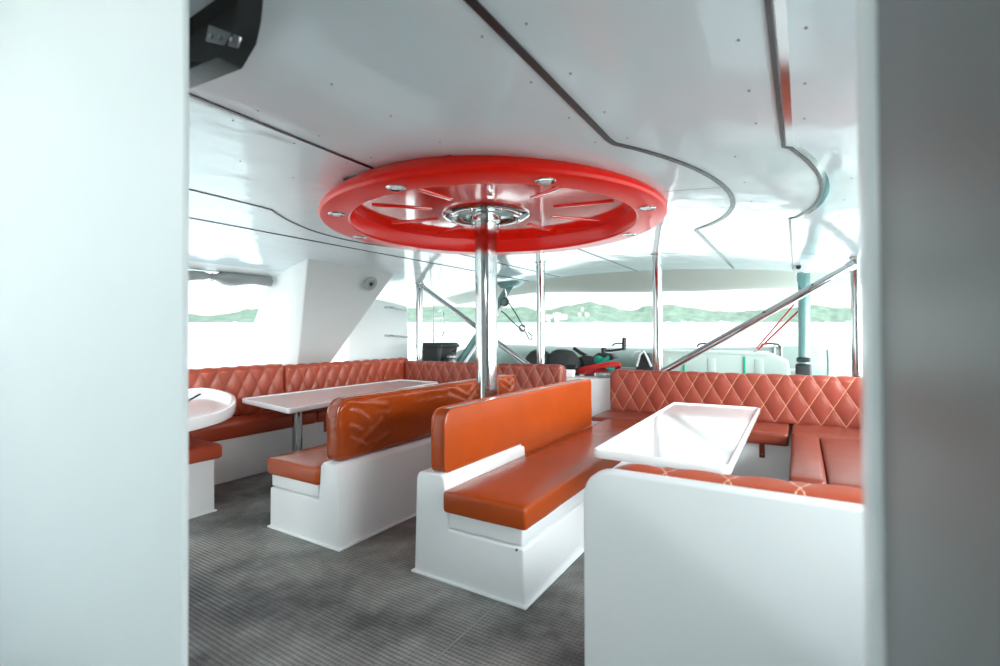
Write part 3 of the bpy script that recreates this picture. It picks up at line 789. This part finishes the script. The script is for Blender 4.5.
t=thing('red_line','thin red lifting line from the right davit down to the grey inflatable boat','rope',(-.3,6.1,1.0))
link('rope',tube([(.0,6.0,1.50),(-.42,6.35,1.06)],.010,8),M['redrope'],t)
link('rope',tube([(-.05,6.0,1.56),(-.43,6.33,1.08)],.008,8),M['redrope'],t)
link('hook',tube([(-.42,6.35,1.08),(-.47,6.38,1.02),(-.50,6.40,.99)],.018,8),M['steel'],t)
# thin boarding ladder rail
t=thing('boarding_ladder','thin steel boarding ladder loop standing beyond the left stern post','ladder',(-5.0,6.1,.72))
link('upright',tube([(-5.12,6.1,.70),(-5.12,6.1,1.72),(-5.10,6.1,1.78)],.012,8),M['steel'],t)
link('upright',tube([(-5.12,6.1,1.30),(-5.02,6.1,1.24),(-4.93,6.1,1.26),(-4.90,6.1,1.34),(-4.90,6.1,1.62),(-4.94,6.1,1.68),(-5.02,6.1,1.66)],.013,8),M['steel'],t)
link('rung',tube([(-5.12,6.1,1.55),(-4.90,6.1,1.55)],.010,8),M['steel'],t)
t=thing('mooring_line','knotted line with a red tag hanging at the edge of the white side panel','rope',(-5.0,5.65,.8))
link('rope',tube([(-5.06,5.66,1.36),(-5.03,5.66,1.20),(-5.0,5.66,1.08),(-5.04,5.66,.98),(-5.0,5.66,.90),(-4.95,5.66,1.0),(-4.97,5.66,1.12),(-5.05,5.66,1.02),(-5.02,5.66,.86)],.009,8),M['greenrope'],t)
link('tag',box((-5.075,5.64,.93),(-5.045,5.655,1.10),.004,2),M['redrope'],t)
# dinghy
t=thing('inflatable_boat','grey inflatable dinghy hanging across the stern behind the sofas','boat',(-1.8,6.9,.25))
path=[(.42,7.3,.83),(.34,7.3,.84),(.20,7.3,.85)]
tp=[.07,.17,.235]
for i in range(1,21): path.append((.20-4.4*i/20,7.3,.85-.05*math.sin(PI*i/20))); tp.append(.25)
for k in range(1,9):
    a=PI*k/8; path.append((-4.2-.62*math.sin(a),6.72+.58*math.cos(a),.85-.13*(k/8)+.02)); tp.append(.25)
for i in range(1,21): path.append((-4.2+4.4*i/20,6.12,.50)); tp.append(.235)
link('tube',tube(path,.25,28,taper=tp),M['tube'],t,angle=60)
link('hull',prism(rpoly([(-4.1,6.3),(.1,6.3),(.1,7.2),(-4.1,7.2)],.1),2,.30,.55,.05),M['fiber'],t)
for i,x in enumerate((-.33,-1.12,-2.35)):
    link('grab_handle',tube([(x-.11,7.2,1.075),(x-.09,7.19,1.11),(x,7.18,1.125),(x+.09,7.19,1.11),(x+.11,7.2,1.075)],.014,8),M['rub'],t)
link('rub_strip',tube([(.1-4.2*i/20,7.06,.80-.05*math.sin(PI*i/20)) for i in range(21)],.02,8),M['curtain'],t)
for x in (-.28,-.2): link('lashing',tube([(x,7.3+.255*math.cos(a),.85+.255*math.sin(a)) for a in [PI*k/12 for k in range(25)]],.012,6),M['curtain'],t)
link('tail_ring',tube([(.30,7.3+.20*math.cos(a),.85+.20*math.sin(a)) for a in [2*PI*k/24 for k in range(24)]],.014,6,closed=True),M['curtain'],t)
# white crate/locker lying in the dinghy
t=thing('white_locker','long pale translucent locker with two green straps, behind the quilted sofa','locker',(-.8,6.2,.55))
b=prism(rpoly([(-1.62,.56),(-1.56,1.035),(-.30,1.02),(-.12,.93),(-.08,.56)],[.02,.05,.04,.05,.02]),1,6.22,6.72,.02,3,40)
link('body',b,M['fiber'],t)
link('lid',prism([(-1.60,1.02),(-1.58,1.05),(-.34,1.035),(-.30,1.005)],1,6.20,6.74,.008),M['fiber'],t)
for x in (-1.22,-.55): link('strap',box((x-.012,6.205,.62),(x+.012,6.222,.985),.002,2),M['greenmark'],t)
for x in (-1.42,-.90,-.40): link('rib',box((x-.045,6.208,.62),(x+.045,6.226,.96),.008,2),M['fiber'],t)
# black covered bundles
from mathutils import noise
def lump(c,rx,ry,rz,ridges=0):
    b=bmesh.new(); bmesh.ops.create_uvsphere(b,u_segments=48,v_segments=24,radius=1)
    for v in b.verts:
        a=math.atan2(v.co.y,v.co.x); k=1+.05*noise.noise(v.co*2.5)+.02*math.sin(ridges*a)*(1-abs(v.co.z))
        z=v.co.z; z=math.copysign(abs(z)**.8,z)
        v.co=Vector((c[0]+v.co.x*rx*k,c[1]+v.co.y*ry*k,c[2]+max(z,-.75)*rz*k))
    return b
for (x,rx,rz,lab) in ((-2.83,.20,.205,'black covered fender on the stern left of the thin post'),(-2.50,.235,.215,'black covered fender on the stern right of the thin post, beside the rope pile')):
    t=thing('covered_fender',lab,'fender',(x,5.42,.72),'black covered fenders'); link('cover',lump((x,5.44,.865),rx,.13,rz,22),M['rub'],t,angle=80)
    link('cord',tube([(x+rx*.55*math.cos(a),5.44+.072*math.sin(a),.865+rz*.86) for a in [2*PI*k/20 for k in range(20)]],.008,6,closed=True),M['rub'],t)
# outboard motor with tiller
t=thing('outboard_motor','black outboard motor head with a tiller arm pointing right, among the ropes','motor',(-2.1,5.6,.72))
link('cowl',prism(rpoly([(-2.36,.80),(-2.38,.955),(-2.24,1.005),(-2.05,.985),(-2.02,.80)],[.02,.05,.05,.04,.02]),1,5.50,5.74,.035,4,40),M['black'],t)
link('shaft',box((-2.27,5.56,.72),(-2.12,5.68,.82),.02),M['darksteel'],t)
link('cowl_cap',prism(rpoly([(-2.09,.95),(-2.12,1.0),(-2.06,1.04),(-1.90,1.03),(-1.86,.98),(-1.90,.95)],.015),1,5.50,5.66,.02,3,40),M['black'],t)
ti=link('tiller',tube([(-2.02,5.56,1.06),(-1.90,5.56,1.065),(-1.78,5.56,1.083)],.014,10),M['black'],t)
link('grip',tube([(-1.765,5.56,1.07),(-1.755,5.56,1.22)],.026,12),M['black'],ti)
link('tiller_pivot',tube([(-2.01,5.56,1.03),(-2.01,5.56,1.10)],.03,12),M['black'],t)
link('handle',tube([(-2.40,5.56,1.09),(-2.32,5.56,1.04),(-2.24,5.56,1.0)],.022,10),M['black'],t)
link('badge',disc_on(Vector((-2.315,5.497,.93)),Vector((0,-1,0)),[(.001,.004),(.028,.004),(.03,0),(.001,0)],20),M['lens'],t)
def coil(cx,cy,z,rx,ry,turns,r,seed,sag=.03):
    rd=random.Random(seed); p=[]
    for i in range(turns*24):
        a=2*PI*i/24; k=1+.10*math.sin(i*.13+seed); p.append((cx+rx*k*math.cos(a)+rd.uniform(-.006,.006),cy+ry*k*math.sin(a),z+.012*(i/24)+sag*math.sin(a*1.0+seed)+rd.uniform(-.005,.005)))
    return tube(p,r,7)
t=thing('rope_coil','red rope piled on the white coaming between the two sofas','rope',(-2.0,5.36,.775),'ropes on the stern coaming')
link('coil',coil(-2.0,5.34,.84,.24,.08,4,.013,2,.05),M['redrope'],t)
link('tail',tube([(-2.25,5.33,.83),(-2.33,5.30,.80),(-2.41,5.29,.79)],.018,8),M['redrope'],t)
t=thing('rope_coil','teal rope bundle lying across the red rope on the coaming','rope',(-1.93,5.36,.86),'ropes on the stern coaming')
link('coil',coil(-1.93,5.37,.90,.10,.06,4,.017,5,.05),M['tealrope'],t)
link('tail',tube([(-2.0,5.30,.90),(-1.93,5.30,.95),(-1.86,5.31,1.0)],.02,8),M['tealrope'],t)
t=thing('tackle_box','small grey box half under the red rope on the coaming','box',(-1.83,5.2,.775))
link('case',box((-1.93,5.12,.776),(-1.74,5.22,.835),.01),M['darksteel'],t)
link('latch',box((-1.85,5.112,.795),(-1.82,5.122,.815),.002,2),M['steel'],t)
t=thing('mirror_pad','small black padded block with a grey rim left of the rope pile','block',(-2.27,5.25,.775))
link('pad',box((-2.37,5.18,.84),(-2.20,5.27,.91),.03,4),M['black'],t); link('stand',box((-2.32,5.20,.775),(-2.25,5.25,.85),.01),M['darksteel'],t)
# black bag with white straps beside the post
t=thing('bag','black bag with white straps beside the stern post right of the ropes','bag',(-1.46,5.4,.72))
def bag():
    return prism(rpoly([(-1.585,.72),(-1.55,.93),(-1.50,1.04),(-1.42,1.05),(-1.37,.98),(-1.34,.72)],.04),1,5.32,5.48,.04,4,40)
link('body',bag(),M['rub'],t)
link('strap',tube([(-1.54,5.31,.90),(-1.50,5.30,1.03),(-1.46,5.31,1.07),(-1.42,5.30,1.0),(-1.38,5.305,.90)],.012,8),M['lens'],t)
link('strap',tube([(-1.60,5.33,1.0),(-1.56,5.32,1.06),(-1.50,5.34,1.07)],.008,8),M['lens'],t)

# ------------------------------------------------------------------ sea, shore, hills (sea level is tilted relative to the heeled boat)
def rayv(u,v): return Fv+R2*((u-500)/F_PX)+U2*((333-v)/F_PX)
a=rayv(0,320.4);b_=rayv(1000,320.4); n=b_.cross(a).normalized()
if n.z<0:n=-n
fw=(Fv-n*Fv.dot(n)).normalized(); rt=fw.cross(n).normalized()
EYE=Vector((0,0,H)); SEA=2.3
def W(u,D,h):
    """world point at bearing of image column u, distance D, height h over the sea"""
    return EYE+fw*D+rt*(D*(u-500)/F_PX)+n*(h-SEA)
def sea_bm():
    b=bmesh.new(); rows=[]
    for D in (-60,-10,2,6,12,25,60,150,400,900,2500):
        row=[]
        for q in (-1,-.6,-.3,-.1,.1,.3,.6,1): row.append(b.verts.new(EYE+fw*D+rt*q*(200+abs(D)*2)-n*SEA))
        rows.append(row)
    for A,B in zip(rows,rows[1:]):
        for i in range(7): b.faces.new((A[i],A[i+1],B[i+1],B[i]))
    return b
o=struct('sea',sea_bm(),M['sea'],smooth=False)
def hill(name,prof,D,label,depth=120,seed=0):
    """ridge mesh: prof = list of (column, ridge height px above the waterline at distance D)"""
    b=bmesh.new(); us=[]; u=prof[0][0]
    while u<=prof[-1][0]: us.append(u); u+=1.5
    def hh(u):
        for (a,ha),(c,hc) in zip(prof,prof[1:]):
            if a<=u<=c:
                t=(u-a)/(c-a); t=t*t*(3-2*t); return ha+(hc-ha)*t
        return 0
    rows=[]
    for k in range(11):
        q=k/10; dep=D+depth*q; s=math.sin(PI*min(1,q*.5/.5)*.5) if q<=1 else 1
        row=[]
        for u in us:
            h=hh(u)*(D+depth)/F_PX*s; 
            nz=noise.noise(Vector((u*.12,q*4,seed)))*1.2+noise.noise(Vector((u*.5,q*9,seed+3)))*.7+noise.noise(Vector((u*1.3,q*15,seed+9)))*.35
            row.append(b.verts.new(W(u,dep,max(-.5,h+nz*(1.0 if 0<k else 0)*min(1,h/4)-(0.6 if k==0 else 0)))))
        rows.append(row)
    back=[b.verts.new(W(u,D+depth+30,-.6)) for u in us]; rows.append(back)
    for A,B in zip(rows,rows[1:]):
        for i in range(len(us)-1): b.faces.new((A[i],A[i+1],B[i+1],B[i]))
    o=link(name,b,M['hill'],angle=180); tag(o,label,'hill'); return o
hill('hill',[(-60,3),(0,7),(100,9),(190,8),(205,6),(225,8),(250,13),(285,15),(320,12),(370,11),(412,14),(440,16),(470,15),(505,14),(525,15),(545,9),(560,0)],520,'long low green hill across the bay, seen through the side window and at the left of the stern',seed=2)
hill('hill',[(500,0),(520,8),(545,12),(570,17),(590,20),(605,17),(625,12),(650,9),(668,4),(680,0)],470,'rounded green hill with white houses between the two thin stern posts',seed=11)
hill('hill',[(600,0),(618,7),(635,12),(645,16),(672,17),(690,14),(715,11),(735,10),(760,12),(790,14),(812,17),(835,14),(870,13),(905,15),(960,10),(1060,6),(1100,0)],560,'long green ridge across the bay behind the right half of the stern',seed=21)
# houses on the shore
def house_bm(c,w,h,d):
    b=bmesh.new(); x=rt*w/2; y=fw*d/2; z=n*h; rz=n*(h*1.45)
    base=[c-x-y,c+x-y,c+x+y,c-x+y]; v=[b.verts.new(p-n*1.0) for p in base]+[b.verts.new(p+z) for p in base]
    r=[b.verts.new(c-x*1.05+rz),b.verts.new(c+x*1.05+rz)]
    for f in ((0,1,5,4),(1,2,6,5),(2,3,7,6),(3,0,4,7)): b.faces.new([v[i] for i in f])
    rf=[b.faces.new((v[4],v[5],r[1],r[0])),b.faces.new((v[6],v[7],r[0],r[1])),b.faces.new((v[5],v[6],r[1])),b.faces.new((v[7],v[4],r[0]))]
    rf[0].material_index=1; rf[1].material_index=1
    return b
rd=random.Random(3)
hs=[(543+rd.uniform(-1,22),rd.uniform(1,9)) for i in range(16)]+[(578+rd.uniform(0,10),rd.uniform(6,14)) for i in range(4)]
for u,hp in hs:
    D=462-rd.uniform(0,6); w=rd.uniform(1.8,4.2)
    # stand on the slope: push back until the hillside
    q=min(.9,hp/18); dd=470+120*q*.62
    o=link('house',house_bm(W(u,dd-6,hp*(dd)/F_PX*.86),w,rd.uniform(1.5,2.8),2.5),[M['house'],M['roof']],smooth=False)
    tag(o,'small white house in the cluster on the green hillside across the bay','house','white houses on the hillside')
def boat_bm(c,L):
    b=bmesh.new(); secs=[]
    for i in range(7):
        t=i/6; w=.16*L*math.sin(PI*min(1,.15+t*.85))+.01; zz=.10*L+.05*L*t*t
        p=c+rt*(t-.5)*L
        secs.append([b.verts.new(p-fw*w+n*zz),b.verts.new(p-fw*w*.6-n*.02*L),b.verts.new(p+fw*w*.6-n*.02*L),b.verts.new(p+fw*w+n*zz)])
    for A,B in zip(secs,secs[1:]):
        for k in range(4): b.faces.new((A[k],A[(k+1)%4],B[(k+1)%4],B[k]))
    b.faces.new(secs[0]);b.faces.new(secs[-1][::-1])
    # cabin
    x=rt*.16*L;y=fw*.08*L; cc=c-rt*.08*L+n*.10*L
    v=[b.verts.new(p) for p in (cc-x-y,cc+x-y,cc+x+y,cc-x+y)]+[b.verts.new(p+n*.12*L) for p in (cc-x*.8-y*.8,cc+x*.7-y*.8,cc+x*.7+y*.8,cc-x*.8+y*.8)]
    for f in ((0,1,5,4),(1,2,6,5),(2,3,7,6),(3,0,4,7),(4,5,6,7)): b.faces.new([v[i] for i in f])
    return b
for u,D,L in ((595,420,5),(602,430,4),(668,440,6),(683,410,7),(691,430,6),(700,440,4),(722,430,8),(728,440,5),(815,430,5),(826,440,6),(848,430,7),(235,430,6),(445,440,5)):
    o=link('motor_boat',boat_bm(W(u,D,0),L),M['house'],smooth=False)
    tag(o,'tiny white boat moored along the far shore','boat','white boats along the far shore')

# ------------------------------------------------------------------ light
w=bpy.data.worlds.new('overcast_fill_lobe'); scn.world=w; w.use_nodes=True; nt=w.node_tree
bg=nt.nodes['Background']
tc=nt.nodes.new('ShaderNodeTexCoord'); sp=nt.nodes.new('ShaderNodeSeparateXYZ'); nt.links.new(tc.outputs['Generated'],sp.inputs[0])
cr=nt.nodes.new('ShaderNodeValToRGB'); e=cr.color_ramp.elements
e[0].position=0; e[0].color=(.93,.985,.97,1); e[1].position=.6; e[1].color=(.80,.90,.95,1)
nt.links.new(sp.outputs['Z'],cr.inputs[0]); nt.links.new(cr.outputs[0],bg.inputs['Color'])
L=nt.links.new
dt=nt.nodes.new('ShaderNodeVectorMath'); dt.operation='DOT_PRODUCT'; L(tc.outputs['Generated'],dt.inputs[0]); dt.inputs[1].default_value=tuple(Vector((.80,-.52,.30)).normalized())  # bright sky lobe out of view, added to light the interior
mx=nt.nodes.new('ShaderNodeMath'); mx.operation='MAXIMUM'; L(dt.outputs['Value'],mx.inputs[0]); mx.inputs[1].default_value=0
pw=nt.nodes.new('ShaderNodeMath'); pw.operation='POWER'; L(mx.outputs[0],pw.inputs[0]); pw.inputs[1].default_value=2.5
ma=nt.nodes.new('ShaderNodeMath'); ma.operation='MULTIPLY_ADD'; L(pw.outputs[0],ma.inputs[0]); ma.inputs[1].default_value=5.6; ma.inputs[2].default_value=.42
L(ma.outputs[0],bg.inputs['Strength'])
scn.view_settings.view_transform='Standard'; scn.view_settings.look='None'
scn.view_settings.gamma=1; scn.view_settings.use_curve_mapping=False
scn.cycles.diffuse_bounces=8; scn.cycles.max_bounces=14
scn.view_settings.exposure=2.05
